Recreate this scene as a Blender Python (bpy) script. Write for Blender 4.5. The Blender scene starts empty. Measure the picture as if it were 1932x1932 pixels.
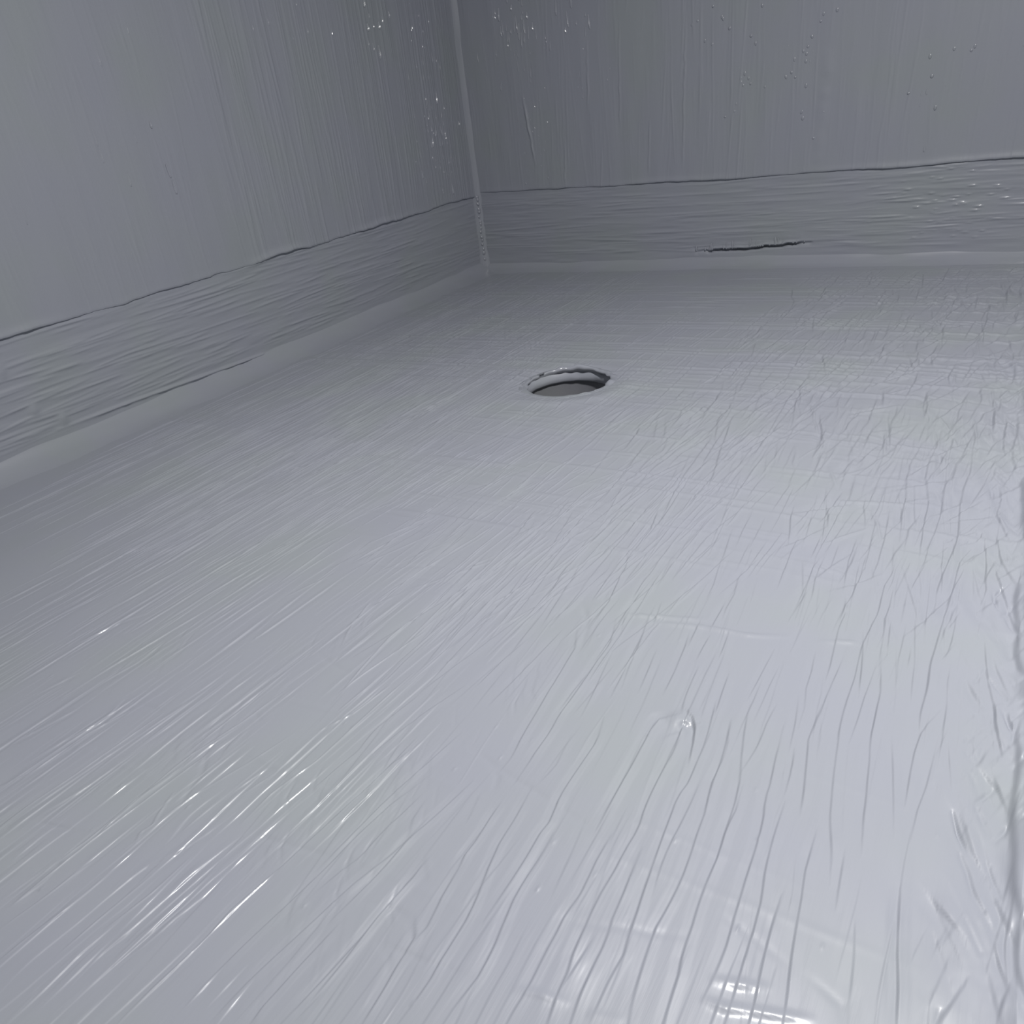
import bpy, math
import numpy as np
from mathutils import Matrix

# ------------------------------------------------------------------ camera
scene = bpy.context.scene
COL = scene.collection
CAM_H = 0.36
F_PX, CX, CY = 1529.45, 966.0, 1208.71          # focal length and optical centre for a 1932 px square frame
AX = np.array([[0.86171, 0.19575, -0.46812],    # world X (along the back wall)   in camera right / down / forward
               [0.49388, -0.53512, 0.68537],    # world Y (along the left wall)
               [-0.11634, -0.82178, -0.5578]])  # world Z (up)
cam_data = bpy.data.cameras.new('camera')
cam_data.sensor_fit = 'HORIZONTAL'
cam_data.sensor_width = 36.0
cam_data.lens = 36.0 * F_PX / 1932.0
cam_data.shift_x = (966.0 - CX) / 1932.0
cam_data.shift_y = (CY - 966.0) / 1932.0
cam_data.clip_start = 0.01
cam = bpy.data.objects.new('camera', cam_data)
COL.objects.link(cam)
m = Matrix.Identity(4)
for i in range(3):
    m[i][0], m[i][1], m[i][2] = AX[i][0], -AX[i][1], -AX[i][2]
m[2][3] = CAM_H
cam.matrix_world = m
scene.camera = cam

# ------------------------------------------------------------------ light
world = bpy.data.worlds.new('room_light')
scene.world = world
world.use_nodes = True
bg = world.node_tree.nodes['Background']
bg.inputs['Color'].default_value = (0.93, 0.97, 1.0, 1)
bg.inputs['Strength'].default_value = 0.115

lamp_data = bpy.data.lights.new('overhead_lamp', 'AREA')
lamp_data.shape = 'DISK'
lamp_data.size = 0.14
lamp_data.energy = 20.3
lamp_data.color = (1.0, 0.985, 0.97)
lamp = bpy.data.objects.new('overhead_lamp', lamp_data)
lamp.location = (0.03, 0.58, 1.19)
COL.objects.link(lamp)

vs = scene.view_settings
vs.view_transform = 'Standard'
vs.look = 'None'
vs.exposure = 0.0
vs.gamma = 1.0
vs.use_curve_mapping = False

# ------------------------------------------------------------------ dimensions (metres)
XL, YB = -1.172, 1.829          # inner faces of the left and the back wall
BAND = 0.167                    # height of the sealing upstand
WALL_TOP = 2.2
DRX, DRY, DRR = -0.562, 1.062, 0.0635
rng = np.random.default_rng(11)

# ------------------------------------------------------------------ materials
def coat_material(name, stretch, base=(0.327, 0.343, 0.387), rough=0.45, bump=0.25, coat=0.42, coat_rough=0.19):
    """Grey liquid membrane: slightly mottled colour, soft gloss, fine bristle relief stretched along the brush."""
    mat = bpy.data.materials.new(name)
    mat.use_nodes = True
    nt = mat.node_tree
    n, l = nt.nodes, nt.links
    bsdf = n['Principled BSDF']
    tc = n.new('ShaderNodeTexCoord')
    big = n.new('ShaderNodeTexNoise')
    big.inputs['Scale'].default_value = 7.0
    big.inputs['Detail'].default_value = 2.0
    l.new(tc.outputs['Object'], big.inputs['Vector'])
    r1 = n.new('ShaderNodeValToRGB')
    e = r1.color_ramp.elements
    b = base
    e[0].position, e[0].color = 0.34, (b[0] * 0.995, b[1] * 0.99, b[2] * 1.012, 1)
    e[1].position, e[1].color = 0.66, (b[0] * 0.99, b[1] * 1.012, b[2] * 0.965, 1)
    mid = e.new(0.5)
    mid.color = (b[0], b[1], b[2], 1)
    l.new(big.outputs['Fac'], r1.inputs['Fac'])
    l.new(r1.outputs['Color'], bsdf.inputs['Base Color'])
    mp = n.new('ShaderNodeMapping')
    mp.inputs['Scale'].default_value = stretch
    l.new(tc.outputs['Object'], mp.inputs['Vector'])
    fine = n.new('ShaderNodeTexNoise')
    fine.inputs['Scale'].default_value = 1.0
    fine.inputs['Detail'].default_value = 4.0
    fine.inputs['Roughness'].default_value = 0.6
    l.new(mp.outputs['Vector'], fine.inputs['Vector'])
    bp = n.new('ShaderNodeBump')
    bp.inputs['Strength'].default_value = bump
    bp.inputs['Distance'].default_value = 0.0012
    l.new(fine.outputs['Fac'], bp.inputs['Height'])
    l.new(bp.outputs['Normal'], bsdf.inputs['Normal'])
    rr = n.new('ShaderNodeMapRange')
    rr.inputs['To Min'].default_value = rough - 0.06
    rr.inputs['To Max'].default_value = rough + 0.06
    l.new(big.outputs['Fac'], rr.inputs['Value'])
    l.new(rr.outputs['Result'], bsdf.inputs['Roughness'])
    bsdf.inputs['Specular IOR Level'].default_value = 0.35
    bsdf.inputs['Coat Weight'].default_value = coat
    bsdf.inputs['Coat Roughness'].default_value = coat_rough
    return mat

M_FLOOR = coat_material('grey_membrane_floor', (420, 16, 60), bump=0.10)
M_WALL_L = coat_material('grey_membrane_brushed_down_left', (60, 300, 14), bump=0.16)
M_WALL_B = coat_material('grey_membrane_brushed_down_back', (300, 60, 14), bump=0.16)
M_BAND_L = coat_material('grey_membrane_brushed_along_left', (60, 16, 230))
M_BAND_B = coat_material('grey_membrane_brushed_along_back', (16, 60, 230))
M_COVE = coat_material('grey_membrane_smooth', (40, 40, 40), bump=0.12)
M_WET = coat_material('grey_membrane_wet', (40, 40, 40), rough=0.25, bump=0.05, coat=1.0, coat_rough=0.26)
M_PIPE = coat_material('grey_drain_plastic_shaded', (60, 60, 60), base=(0.20, 0.205, 0.225), rough=0.5, coat=0.1)  # darker base puts the shade inside the drain into the colour

# ------------------------------------------------------------------ mesh helpers
def mesh_from(name, verts, quads, mat, parent=None, smooth=True):
    verts = np.asarray(verts, np.float32)
    quads = np.asarray(quads, np.int32)
    me = bpy.data.meshes.new(name)
    me.vertices.add(len(verts))
    me.vertices.foreach_set('co', verts.ravel())
    nf = len(quads)
    me.loops.add(nf * 4)
    me.loops.foreach_set('vertex_index', quads.ravel())
    me.polygons.add(nf)
    me.polygons.foreach_set('loop_start', np.arange(0, nf * 4, 4, dtype=np.int32))
    me.polygons.foreach_set('loop_total', np.full(nf, 4, np.int32))
    me.update(calc_edges=True)
    me.polygons.foreach_set('use_smooth', np.full(nf, smooth, bool))
    me.materials.append(mat)
    ob = bpy.data.objects.new(name, me)
    COL.objects.link(ob)
    if parent is not None:
        ob.parent = parent
    return ob

def grid_quads(nr, nc, flip=False):
    a = np.arange(nr * nc, dtype=np.int32).reshape(nr, nc)
    q = np.stack([a[:-1, :-1], a[:-1, 1:], a[1:, 1:], a[1:, :-1]], -1).reshape(-1, 4)
    return q[:, ::-1] if flip else q

def vnoise(u, v, su, sv, seed):
    """Smooth value noise in [-1, 1], feature size su by sv metres."""
    g = np.random.default_rng(seed).uniform(-1, 1, (64, 64))
    a, b = u / su, v / sv
    i, j = np.floor(a).astype(int), np.floor(b).astype(int)
    fa, fb = a - i, b - j
    fa, fb = fa * fa * (3 - 2 * fa), fb * fb * (3 - 2 * fb)
    w = lambda p, q: g[np.mod(p, 64), np.mod(q, 64)]
    return ((w(i, j) * (1 - fa) + w(i + 1, j) * fa) * (1 - fb)
            + (w(i, j + 1) * (1 - fa) + w(i + 1, j + 1) * fa) * fb)

class Relief:
    """Height field of brushed paint on a grid. Rows follow V (constant per row), columns follow U."""
    def __init__(self, U, V):
        self.U, self.V = U, V
        self.v = V[:, 0]
        self.up = np.zeros_like(U)
        self.down = np.zeros_like(U)
        self.fold = np.zeros_like(U)
        self.scratch = np.zeros_like(U)
        self.dist = np.full_like(U, 1e9)
        self.box = None

    def segment(self, a, b, ha, hb, w, mode='ridge'):
        pad = (9.0 if mode in ('fold', 'lap') else 2.6) * w
        i0 = np.searchsorted(self.v, min(a[1], b[1]) - pad)
        i1 = np.searchsorted(self.v, max(a[1], b[1]) + pad)
        if i1 <= i0:
            return
        lo, hi = min(a[0], b[0]) - pad, max(a[0], b[0]) + pad
        r0, r1 = self.U[i0], self.U[i1 - 1]
        j0 = min(np.searchsorted(r0, lo), np.searchsorted(r1, lo))
        j1 = max(np.searchsorted(r0, hi), np.searchsorted(r1, hi))
        if j1 <= j0:
            return
        u, v = self.U[i0:i1, j0:j1], self.V[i0:i1, j0:j1]
        dx, dy = b[0] - a[0], b[1] - a[1]
        L2 = dx * dx + dy * dy + 1e-12
        t = np.clip(((u - a[0]) * dx + (v - a[1]) * dy) / L2, 0, 1)
        d2 = (u - a[0] - t * dx) ** 2 + (v - a[1] - t * dy) ** 2
        if mode in ('fold', 'lap'):
            # a small lap in the film: one short steep face, looking to -u (fold) or to +u (lap)
            s = ((u - a[0]) * dy - (v - a[1]) * dx) * (1 if dy - 0.6 * dx >= 0 else -1)
            q = np.sign(s) * np.sqrt(d2) / w * (1 if mode == 'fold' else -1)
            aq = np.abs(q)
            val = (ha + (hb - ha) * t) * 0.5 * np.tanh(1.6 * q) * np.exp(-aq / 5.0) * np.clip(3.0 - aq / 3.0, 0, 1)
            dst = self.scratch[i0:i1, j0:j1]
            near = self.dist[i0:i1, j0:j1]                 # each point takes the piece of the stroke nearest to it
            closer = d2 < near
            np.copyto(dst, val, where=closer)
            np.copyto(near, d2, where=closer)
            b_ = self.box
            self.box = (i0, i1, j0, j1) if b_ is None else (min(b_[0], i0), max(b_[1], i1), min(b_[2], j0), max(b_[3], j1))
            return
        val = (ha + (hb - ha) * t) * np.exp(-d2 / (w * w))
        dst = (self.down if mode == 'groove' else self.up)[i0:i1, j0:j1]
        np.maximum(dst, val, out=dst)

    def settle(self):
        """Add the lap drawn by the last stroke."""
        if self.box:
            i0, i1, j0, j1 = self.box
            self.fold[i0:i1, j0:j1] += self.scratch[i0:i1, j0:j1]
            self.scratch[i0:i1, j0:j1] = 0
            self.dist[i0:i1, j0:j1] = 1e9
            self.box = None

    def stroke(self, pts, h, w, step=0.012, wob=0.0004, rough=0.45, mode='ridge', r=None):
        r = r or rng
        p = np.asarray(pts, float)
        s = np.concatenate([[0], np.cumsum(np.hypot(*np.diff(p, axis=0).T))])
        n = max(2, int(s[-1] / step) + 1)
        t = np.linspace(0, s[-1], n)
        x = np.interp(t, s, p[:, 0]) + r.normal(0, wob, n)
        y = np.interp(t, s, p[:, 1])
        k = np.linspace(0, 1, n)
        hh = h * np.clip(np.minimum(k, 1 - k) * 6, 0.25, 1) * (1 + rough * r.uniform(-1, 1, n))
        for i in range(n - 1):
            self.segment((x[i], y[i]), (x[i + 1], y[i + 1]), hh[i], hh[i + 1], w, mode)
        self.settle()

    def blob(self, u0, v0, ru, rv, h):
        i0, i1 = np.searchsorted(self.v, [v0 - 2.5 * rv, v0 + 2.5 * rv])
        if i1 <= i0:
            return
        j0, j1 = np.searchsorted(self.U[i0], [u0 - 2.5 * ru, u0 + 2.5 * ru])
        u, v = self.U[i0:i1, j0:j1], self.V[i0:i1, j0:j1]
        val = h * np.exp(-((u - u0) / ru) ** 2 - ((v - v0) / rv) ** 2)
        dst = self.up[i0:i1, j0:j1]
        np.maximum(dst, val, out=dst)

    def random(self, n, u, v, length, ang, h, w, folds=0.0, laps=False, **kw):
        for _ in range(n):
            u0, v0 = rng.uniform(*u), rng.uniform(*v)
            L = rng.uniform(*length)
            a = math.radians(rng.normal(*ang))
            k = max(2, int(L / 0.03) + 1)
            q = np.linspace(-0.5, 0.5, k) * L
            bend = rng.normal(0, 0.02) * q * q / max(L, 1e-6)
            pu = u0 + q * math.sin(a) + bend * math.cos(a)
            pv = v0 + q * math.cos(a) - bend * math.sin(a)
            lap = rng.random() < folds
            ww = rng.uniform(*w)
            self.stroke(np.stack([pu, pv], 1), rng.uniform(*h) * (1.9 if lap else 1.0), ww * (0.8 if lap else 1.0), step=0.02, mode='lap' if laps else 'fold' if lap else 'ridge', **kw)

    def height(self):
        return self.up - self.down + self.fold

class Blocks(Relief):
    """Several height fields, finer near the viewer, brushed with the same strokes."""
    def __init__(self, blocks):
        self.blocks = blocks

    def segment(self, *a, **k):
        for b in self.blocks:
            b.segment(*a, **k)

    def blob(self, *a):
        for b in self.blocks:
            b.blob(*a)

    def settle(self):
        for b in self.blocks:
            b.settle()

def structure(ob, label=None):
    ob['kind'] = 'structure'
    if label:
        ob['label'] = label
    return ob

def tag(ob, label, category):
    ob['label'], ob['category'] = label, category
    return ob

def curb_x(y):
    return np.interp(y, [-0.3, 0.25, 0.5, 0.85, 1.3, 1.85], [0.064, 0.056, 0.05, 0.037, 0.012, -0.004])

# brush marks traced over the floor: strength, then points in millimetres
STROKES = """
m -116.1,409.3 -111.7,383.4 -109,358.7 -106.4,332.8
s -109.3,430.5 -104.1,400.1 -97.8,372.9 -94.8,363.1 -91.6,340.6 -90.2,316.2 -88,297.7 -88.3,279.2
m -93.5,434.9 -94.3,419.9 -93.5,392.6 -95.5,369.8
s -83.5,417.2 -80.9,387.9 -77.1,364.5 -76.5,350 -73.2,333.2 -71.5,312.7 -70.4,293.3 -68.9,275.3 -68.3,262.2 -66.8,248.1 -66.7,230.1 -67.6,218.3
s -71.8,397.4 -68.9,380.2 -67.4,362.7
s -65.6,350.4 -65.5,333.8 -64.8,319.5 -62.4,299.3 -59.1,279.8 -57.5,259.7 -57.1,244.5 -56.2,229.4 -55.6,217.6 -55.2,205.4
s -66.6,447.4 -66.8,427.4 -66.3,412.1 -61.8,384.8 -57.8,362.4 -56,348.9
m -52.2,453.1 -51.6,430.1 -47.9,403.2 -45.2,381.1 -39.5,347.9 -33.8,324.4 -30.6,306.6
s -44.6,335 -44.1,323.6 -43.2,306.8 -41,289.2 -39.4,272.4 -37.6,255.7 -35.6,243 -33.4,230.1 -31.9,215.9
s -34.1,460.2 -32.2,429.4 -28.9,403.2 -25.6,374.7 -22.3,347.4 -20.5,332.9
m -27.8,327.1 -25.7,308.8 -24.9,293.2
s 1.6,467.2 -5.6,445.3 -7,424.9 -6.4,401.9 -4.7,378.1
f 0.9,360.2 1.1,333.9 2,314.5
S 2,314.5 3.8,295.6 6.4,276.4 9.5,258.9 12.1,237.3
f -8.5,470.4 -7.6,453 -6,441.7
f -49.8,311.1 -46.7,293.4 -44.2,275.5
s -50.5,283.7 -50.2,267.4 -49.5,254.2 -47.7,239.2 -45.8,220.6 -45.5,209.3
f -75.1,263.5 -67.7,260.3 -60.8,258.2 -55.1,255.6 -49.2,253.3 -42.7,251.3 -37.4,248.9
f -28.4,246.4 -21,243.4 -15.5,241.5 -10.5,238.4 -8.7,229.5
c -66.2,226 -58.1,228 -49.5,230.7 -43.2,232.8
c -66.3,214.3 -59.2,214.1 -54.9,215.3 -45.3,219 -35.5,221.1 -28.1,223.8 -21.4,225.8
c -44.9,217.6 -38.1,219.8
f -14.8,288.1 -11.7,269.9 -9.6,255.4 -8.3,241.3
f -74.7,387.3 -71,365.6
S 31.6,486.2 34.3,463.1 39,439.2
m 35.8,419.7 41.6,402.1 44.7,392.5
f 30.6,378.5 36.1,360.5 42.3,339.6
f 34.7,386.9 40.6,372.5
m 32.3,319.5 37,306.9 42.3,294.3 47.7,286.3
m 36.5,321.4 42.5,309.4 46.6,300.3
f 39.7,317.5 43.7,312
D 42.6,464.8 46.9,444 47.2,423.1 47.1,404.5 46.3,391.9 47.9,378.3 49.3,355.5 50,338.6 51.7,329.4 54.3,320 56.4,307.8
D 54.5,316 53.8,298.8 55,285.2 57.6,273 59.2,269.5
S 51,329.1 50.2,308.9 49.6,296.8 51.2,283.4
S 48.7,405.2 46.9,388.2 45.1,374.5
m 47.7,375.6 46.8,360.4
m 49.1,347.2 47,325.1
m 49.8,325.3 47.1,313.6
S 52.3,275.8 50.4,266.9 49.1,257.6
S 53,276.1 55.9,270.4 58,266.3
f 25.4,301.5 22.9,292.1 20.5,277.3
f 18.1,302.2 14.5,285.2 12.3,270.5
f 8.3,454.2 7.3,438.9 4.6,423.4
m 30.8,423.6 32.4,425.7
m -272.4,509.9 -261.7,495.8 -253.4,478.3 -245.9,448.8
s -260.8,475.6 -250.3,450.3 -247,421.2 -244,394.1 -241.9,373.6 -239.7,356.7 -237.6,340.5 -234.8,325.3 -235,314
m -255.1,515.9 -253.6,484.9
s -235.8,494.6 -227.4,465 -227.2,440.5 -225.5,406.8 -225.3,375 -222.4,356.3 -222.4,332.7 -221,306.8
m -233.6,509.2 -227.1,487.7
m -208.8,481.3 -205.3,451.7 -200.4,408.4
s -195.1,382 -189.9,360 -190.1,337.1 -189.5,313.8 -188.9,297.8 -185.6,285.7 -186.7,273.9 -185.5,258.2 -185.4,242.8 -185,225 -185,211
s -208.6,301.6 -205.9,278.7 -204.8,258.6 -201,237.4 -196.4,218.1 -194,205.3 -193.3,189.3 -192.9,175.4 -192,169 -192,152 -192.7,140.2
f -166.1,290.4 -163.5,273.3 -161.4,255.3 -159.5,238.2
s -179.2,273.5 -178.2,258 -177.9,244.5 -177.3,228.5 -175.7,213.7 -171.8,193.7 -170.5,176.6 -172.1,162.9 -172.5,150
L -151.6,402 -155.8,402.8 -158.6,397.9 -162.1,392.8 -161.4,383.4
S -162.1,392.8 -161,376.5 -159.7,347.6 -158.7,314.8 -157.8,294
L -147.2,411.2 -144.9,407.1 -141.1,404.9 -137.2,400.4 -134.7,394.2 -131.8,383.7
L -136.1,397.2 -139.6,392.2 -144.1,388 -147.1,384
S -137.2,400.4 -132.1,383.6 -127.7,363.1
s -140,385 -140.2,357.9 -139.9,334.9 -138.5,315.7 -135.5,300.1 -136,282 -136,266.7 -136.4,250.3 -135.8,235.2 -134.7,222.4
m -115.8,347.2 -115.1,331.6 -114.4,311.2 -114.9,294.9 -113.7,278.4 -111,261.9
s -124.4,391.3 -124.1,373.4 -121.8,346.7 -123.4,331.9 -121.2,304.5 -119.2,286 -116.8,267.2 -114.6,249.5 -113.5,235.2
s -111,390 -109.1,375.2 -109.2,350 -104.7,324.7 -102.2,295.3 -100.9,274.4 -101.2,255.6 -101.9,242 -100.7,227.1 -99,211.9 -97.4,200 -93.8,186.2
s -91.3,353.6 -89.7,334.9 -89.7,318.4 -88.1,301.6 -87.8,280.3 -87.3,265 -85.5,248.2 -85.1,234.5 -82,220 -81.4,206.5 -79.5,193.1
m -147.9,287.4 -148,269.7 -146.6,255.3 -145.7,239.8
s -146.1,245.9 -147.7,228.2 -147,216.7 -146.8,204.1 -145.5,192.4 -145.3,180.8 -145.7,170.6 -145,161.2
s -128.1,282.1 -126.6,266 -125.2,253.9 -124.3,237.5 -122,224.1 -121.6,205.1 -120.9,191.3 -118.3,174.3
m -117.3,265.3 -114,245.2 -112.5,232.8 -110.5,219.8 -111.4,206 -111,192.3 -110.5,184
s -135,228.1 -134.3,211.3 -131.4,200.5 -131,190.2 -129.7,180.8 -128.3,171.5
m -128.4,218.3 -129,205.6 -130.2,195.8
m -236.3,226.7 -229.7,219.4
s -237.8,224.3 -237.2,212.7 -239.1,198.6 -239.7,187.3 -238.9,170.9 -239,156.4 -239.2,135.8
s -234.7,192.7 -225.4,192.3 -219.9,188.7
s -219.3,192 -213.7,184.1 -212.5,174.6 -211.6,163.8 -210,152.4 -209.2,142.5 -208.3,132.7
m -216.9,232 -214.8,213 -213.2,204.1 -211.2,192.8 -212.1,181.9
s -220.4,282.3 -220.1,268.7 -218.6,256.2 -218.9,239.8 -216.9,232
m -235.7,283.8 -231,273.7 -231.9,267.4
s -247.1,291.5 -251.3,264.9 -256.5,239.5 -257.2,212.1 -259.2,194.3 -261.3,175.7
m -270.8,268.7 -274.8,237.1 -275.7,212.7 -278.9,202.4 -282.6,185.3
s -279.4,328.2 -284.5,293.2 -287,276.7 -289.4,258.7 -291.2,231.8 -293.4,197.6
m -305.6,312.6 -306.5,290.9 -307.5,265.8 -309.8,243.7 -312,218.8
m -306.1,375.5 -316.4,338.7 -321.5,313.6 -326.4,284.9
s -336.5,287.9 -339.4,268 -340.8,251.7
m -333.1,351 -339.4,311.4 -336.5,287.9
s -360.4,357.4 -365.8,319 -377.4,293.4
m -375.2,354.6 -378.5,316.6
m -294.6,424.5 -296.6,382
m -271.3,465.1 -274.3,399.2 -276.6,367.8
f -289.9,455.1 -297.1,405.2 -302.3,357.6
f -330.1,497.3 -342.8,425.9 -349.3,391.5
m -308.6,497.3 -320.6,430.7 -333,362.3
s -395.4,474.9 -401,411.3 -396.4,367.6 -390.9,334
m -266.2,321.6 -242.1,313.2 -221.7,306.5 -208.9,303.5 -188.9,297.8 -176.3,293.5 -166.5,291.2 -152,287.4 -137.4,282.2
s -243.4,312.7 -238.5,311.4 -234.1,305.5 -229.7,292.6
f -336.5,290.3 -316.3,291.5 -298.2,292.1 -284.5,293.2
f -338,252.9 -324.2,254.4 -310,255.1 -288.9,257.9
f -253.3,188.9 -239.2,190.6
m -228.5,172.8 -212.8,173 -193.1,174.6 -174.8,177.2
c -149.1,180.9 -139.3,183.1 -131.1,185.7 -124.8,185
f -147.1,226.9 -132.9,229.1 -118.1,234.5 -100.5,238.4 -85.2,244.1
c -111,184.9 -99.1,188.3
s -229.6,172.3 -220.2,169.5 -214,161.3
f -208,357.3 -203.9,326.9 -206.5,310.8
f -147.9,309.7 -146.5,284.4
m -127.6,284 -126.1,271.1
m -234.3,443.9 -227.8,441.8
f -183.2,457.1 -175.7,405 -173.3,376.2
m -176.4,499.5 -170.7,464.7 -167.1,424.1
m -155.3,458.9 -153.3,434.8 -150.8,414.8 -146.8,403.8
f -140.1,442.6 -138.4,414.7
s -131.2,425.1 -126.5,397.5 -124.1,373.4
m -132.8,459.1 -130.8,438.2 -127.5,414
m -115.5,409.1 -110.4,383.5
m -173.6,516.8 -171.4,485.6
m -160.6,498.9 -159.8,471.8
m -148.7,509.5 -145,477.3
m -164.2,547.4 -162.8,510.8
m -211.8,530.9 -206.1,501.9
f -232.4,520.1 -229.7,500.2
s -377.5,426.7 -383.7,394.5 -390.4,357.6 -392.4,333.4
m -352.3,378.2 -354.8,328.8 -355.7,294.6 -356.7,270 -364.4,232.9 -363.5,204.1
s -299.4,315.2 -305.1,289.2 -309.3,252.2 -313.4,210.6 -315.7,182.3 -320.1,155 -318.5,133.7 -320.1,118.1 -321.7,100.4 -322.3,81.5
s -276.9,283.1 -284.3,256.7 -288,221.8 -290.1,192.1 -293.4,160.9 -296,138.2 -297.4,117.5 -297.3,102.6
s -255.9,253.1 -259.3,223.5 -266.8,195.9 -270.3,171.5 -273.7,148.7 -276.8,127.3 -277.9,105.5
s -237.2,226.4 -238.5,210.4 -239.3,189 -239.9,170.4 -241.3,147 -243.6,124.6 -244.9,114.9
s -256.7,168.6 -259,141.3 -260,116.7 -259,108.1
S -314.9,204.3 -315.7,180.5 -317.8,152.8 -318.5,132.2 -319.2,109.9 -321,88.6 -321.1,77.9
S -340.6,200.5 -341.9,179.4 -341.8,153.3 -345.3,135.3 -347.5,112.6 -351.9,95.9
S -355.2,199.8 -358.7,179.2 -360.8,161.9 -361.6,145.9 -363.2,119.1 -365.9,96.5 -364.2,82.9
S -374.7,207.4 -377.9,187.9 -383.6,168.1 -393.4,152.6 -395.5,128.8 -396.3,108.5 -398.4,90.2 -399.4,74.7 -396.8,60.3
S -401,193.9 -396.5,173.8
S -398.6,218.3 -401.7,201.9 -400.3,186
s -437.1,243.8 -440,216.4 -442.4,188.6 -445.2,156.3 -446.2,125.2 -446,98.8
S -384.2,249.2 -390,222
s -376.6,245.5 -382.7,222.9
s -438.7,243.2 -425.5,227.2 -422.3,212.6 -414.7,198.4
s -429.1,205.2 -422.4,186.7 -416.8,176.8 -420.6,171.1 -415.4,163.5
m -499.8,146.7 -478,150 -458.6,154.4
m -554.4,261.2 -524,264.5 -510.6,264.1
m -348.5,200.8 -325.1,203.5 -293.2,207.5
f -334.9,288.5 -307.7,292.7 -285.3,295.1
f -340.7,251.7 -311.8,255.4 -288.7,257.9
m -444.7,290.3 -432.6,289.6 -427,285.1
s -549,263.3 -542.9,262.7 -538.5,253
m -443.5,369 -431,365.5 -412.4,359.9 -391.4,358.8
m -252,189.5 -233.4,193.2 -223.8,192.3
S -593.6,194.8 -588,213.5 -582,238.5
S -559.6,185.6 -555.7,210.4 -546.3,238.6 -554.4,261.2
S -634.1,242.1 -626.9,270.3
S -593.1,273.6 -587.7,305 -591.1,331.3
S -668.5,262.8 -669.5,270.8
S -669.3,302.6 -660.6,343.4 -646,364.3
S -498.6,155.7 -494.2,172.9 -491.3,190.1
S -479.4,119.6 -480.4,138.7 -479.5,157.6
S -472,106.3 -472.4,115.3
S -455.8,97.7 -454.2,112.5 -451.4,130.3
S -446,98.8 -443.5,117.4 -444.8,125.8
S -455.7,120.9 -455.8,130.2
S -380,72.6 -378.5,87.6
S -358,68.1 -356.1,81.2
S -342.4,67.6 -341.6,78.7
S -376.5,55.2 -377.2,65.6
S -365,104.3 -360.9,123.3
S -354.4,107.8 -354.7,118.3
S -345.3,127.4 -343,138
S -296.3,101.8 -296,107.3 -296,122.4
S -285.7,108.2 -285,127.6
S -274.3,102.1 -275.2,122.6
S -238.7,125.7 -237.9,131.2
S -361.6,145.9 -362.1,161.3 -359.9,175
s -444.1,148.9 -447,167.6 -447.7,192.9 -444.8,216.7
s -516.2,133.2 -516.7,154.4 -513.1,180.9 -510.9,215.8 -508.4,262.2
s -556.4,157.8 -547.4,175.9 -545.7,222.4 -537.4,256.3
s -451.6,122.8 -448,155 -448.9,190.2 -444.6,226.2
m -417.7,184.6 -413.1,212.1 -401,249.2 -392.6,284.7
m -448.9,190.2 -448.9,234 -439.8,278.6 -436,319.3
m -452.7,237.4 -451.7,290.3 -453,339.9
m -377.6,112.3 -372.9,142.5 -372.9,169.2
m -388.4,88.9 -386.8,117.7 -383.9,151.5
m -416.7,72.5 -415.3,91.7 -411.3,114.7 -410.4,143.2
m -436.9,84.8 -432.5,110.1 -429.9,141.8
m -124.6,968 -123.2,912.2 -122.8,874.3
m -81.3,976.6 -85.4,935.1 -90.6,864
m -73.2,978.3 -72.4,923.4
s -55.4,981.9 -54.2,917.9 -56.2,872.2 -55.4,842.7 -48.9,804.3 -44.3,779.2 -42.9,747.5 -40.4,708.3 -36.2,649.3
s -42.6,984.4 -41,925.6 -38.7,863.6 -34.5,808.2 -31.2,750.9 -31.6,720.6 -32.7,688.7
S -20.5,988.9 -21,925.4 -17.2,852.3 -19.3,816.1 -17.9,775.7 -13.7,716.3 -13.6,697.7 -15.6,670.3 -17.3,638.8 -17.7,617.4 -16.1,585.4
s -69,909.9 -72.5,868.3 -70.3,826.5 -64.3,781.1 -62,742 -56.5,697
m -81.7,888.5 -79,849.4 -75.8,809
m -33.4,941.5 -33.6,913.3
s 4.2,908.5 -7,884.1 -15.7,836.5
s 1.9,899.2 -3.4,824.1 -12,770.3
m 10.2,843.2 -0.8,809.6 -6.2,793.4
S 10,827.6 13.1,802.3 11.7,766.6 20.4,733 25,718.8
s -10,711.1 -6.1,721.8 3.2,731 5.2,722.1 0.2,708.1 -6.7,702.9 -10,711.1
S 14,753.8 8.5,742.3 4.4,731.4
S 5.9,712.9 -2.3,695.1 -7.4,672.9 -7.7,653 -7.4,628.7 -8.3,595.4 -8.8,571.4 -9.4,548.6 -10.1,520.6 -8.4,491.4 -8.4,462 -6.6,442
S 6.6,719.4 11.9,670.5 12.7,646.1 15.3,628.6 13.3,612.8
S 16.2,674.7 21.6,649 29.1,620.7 35.2,591.7 40.2,575.4
S 14.8,725 21.7,679.3 29.1,654.2 34.3,642.7
s 7.2,618.2 0.4,608.3 -7.2,586.1
m 0.2,588.7 -4.7,563.7
m 1.5,546 -5.1,522.4
f 7.2,521 1.9,505.1
m 23.6,578.4 30.3,556.6
S 20.4,553 25.7,512.3 31.6,485 33,466.4 36.8,451.1
m 26.5,540.5 33.2,515.2 38.9,500.5
D 39.2,575.1 39.7,549.6 42.8,530.5 45.6,521.9
D 35.3,643.1 34.5,620.1 39.2,575.1
f -157.3,812.7 -140.7,810.6 -116.3,806.5 -89.4,801.4
c -121.7,757.8 -99.9,760.1 -63.6,766.5 -44.5,770
c -82.7,521.7 -69.7,525.4 -56.7,529
m -54,520.1 -39.1,523.4 -31.7,524
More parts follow.
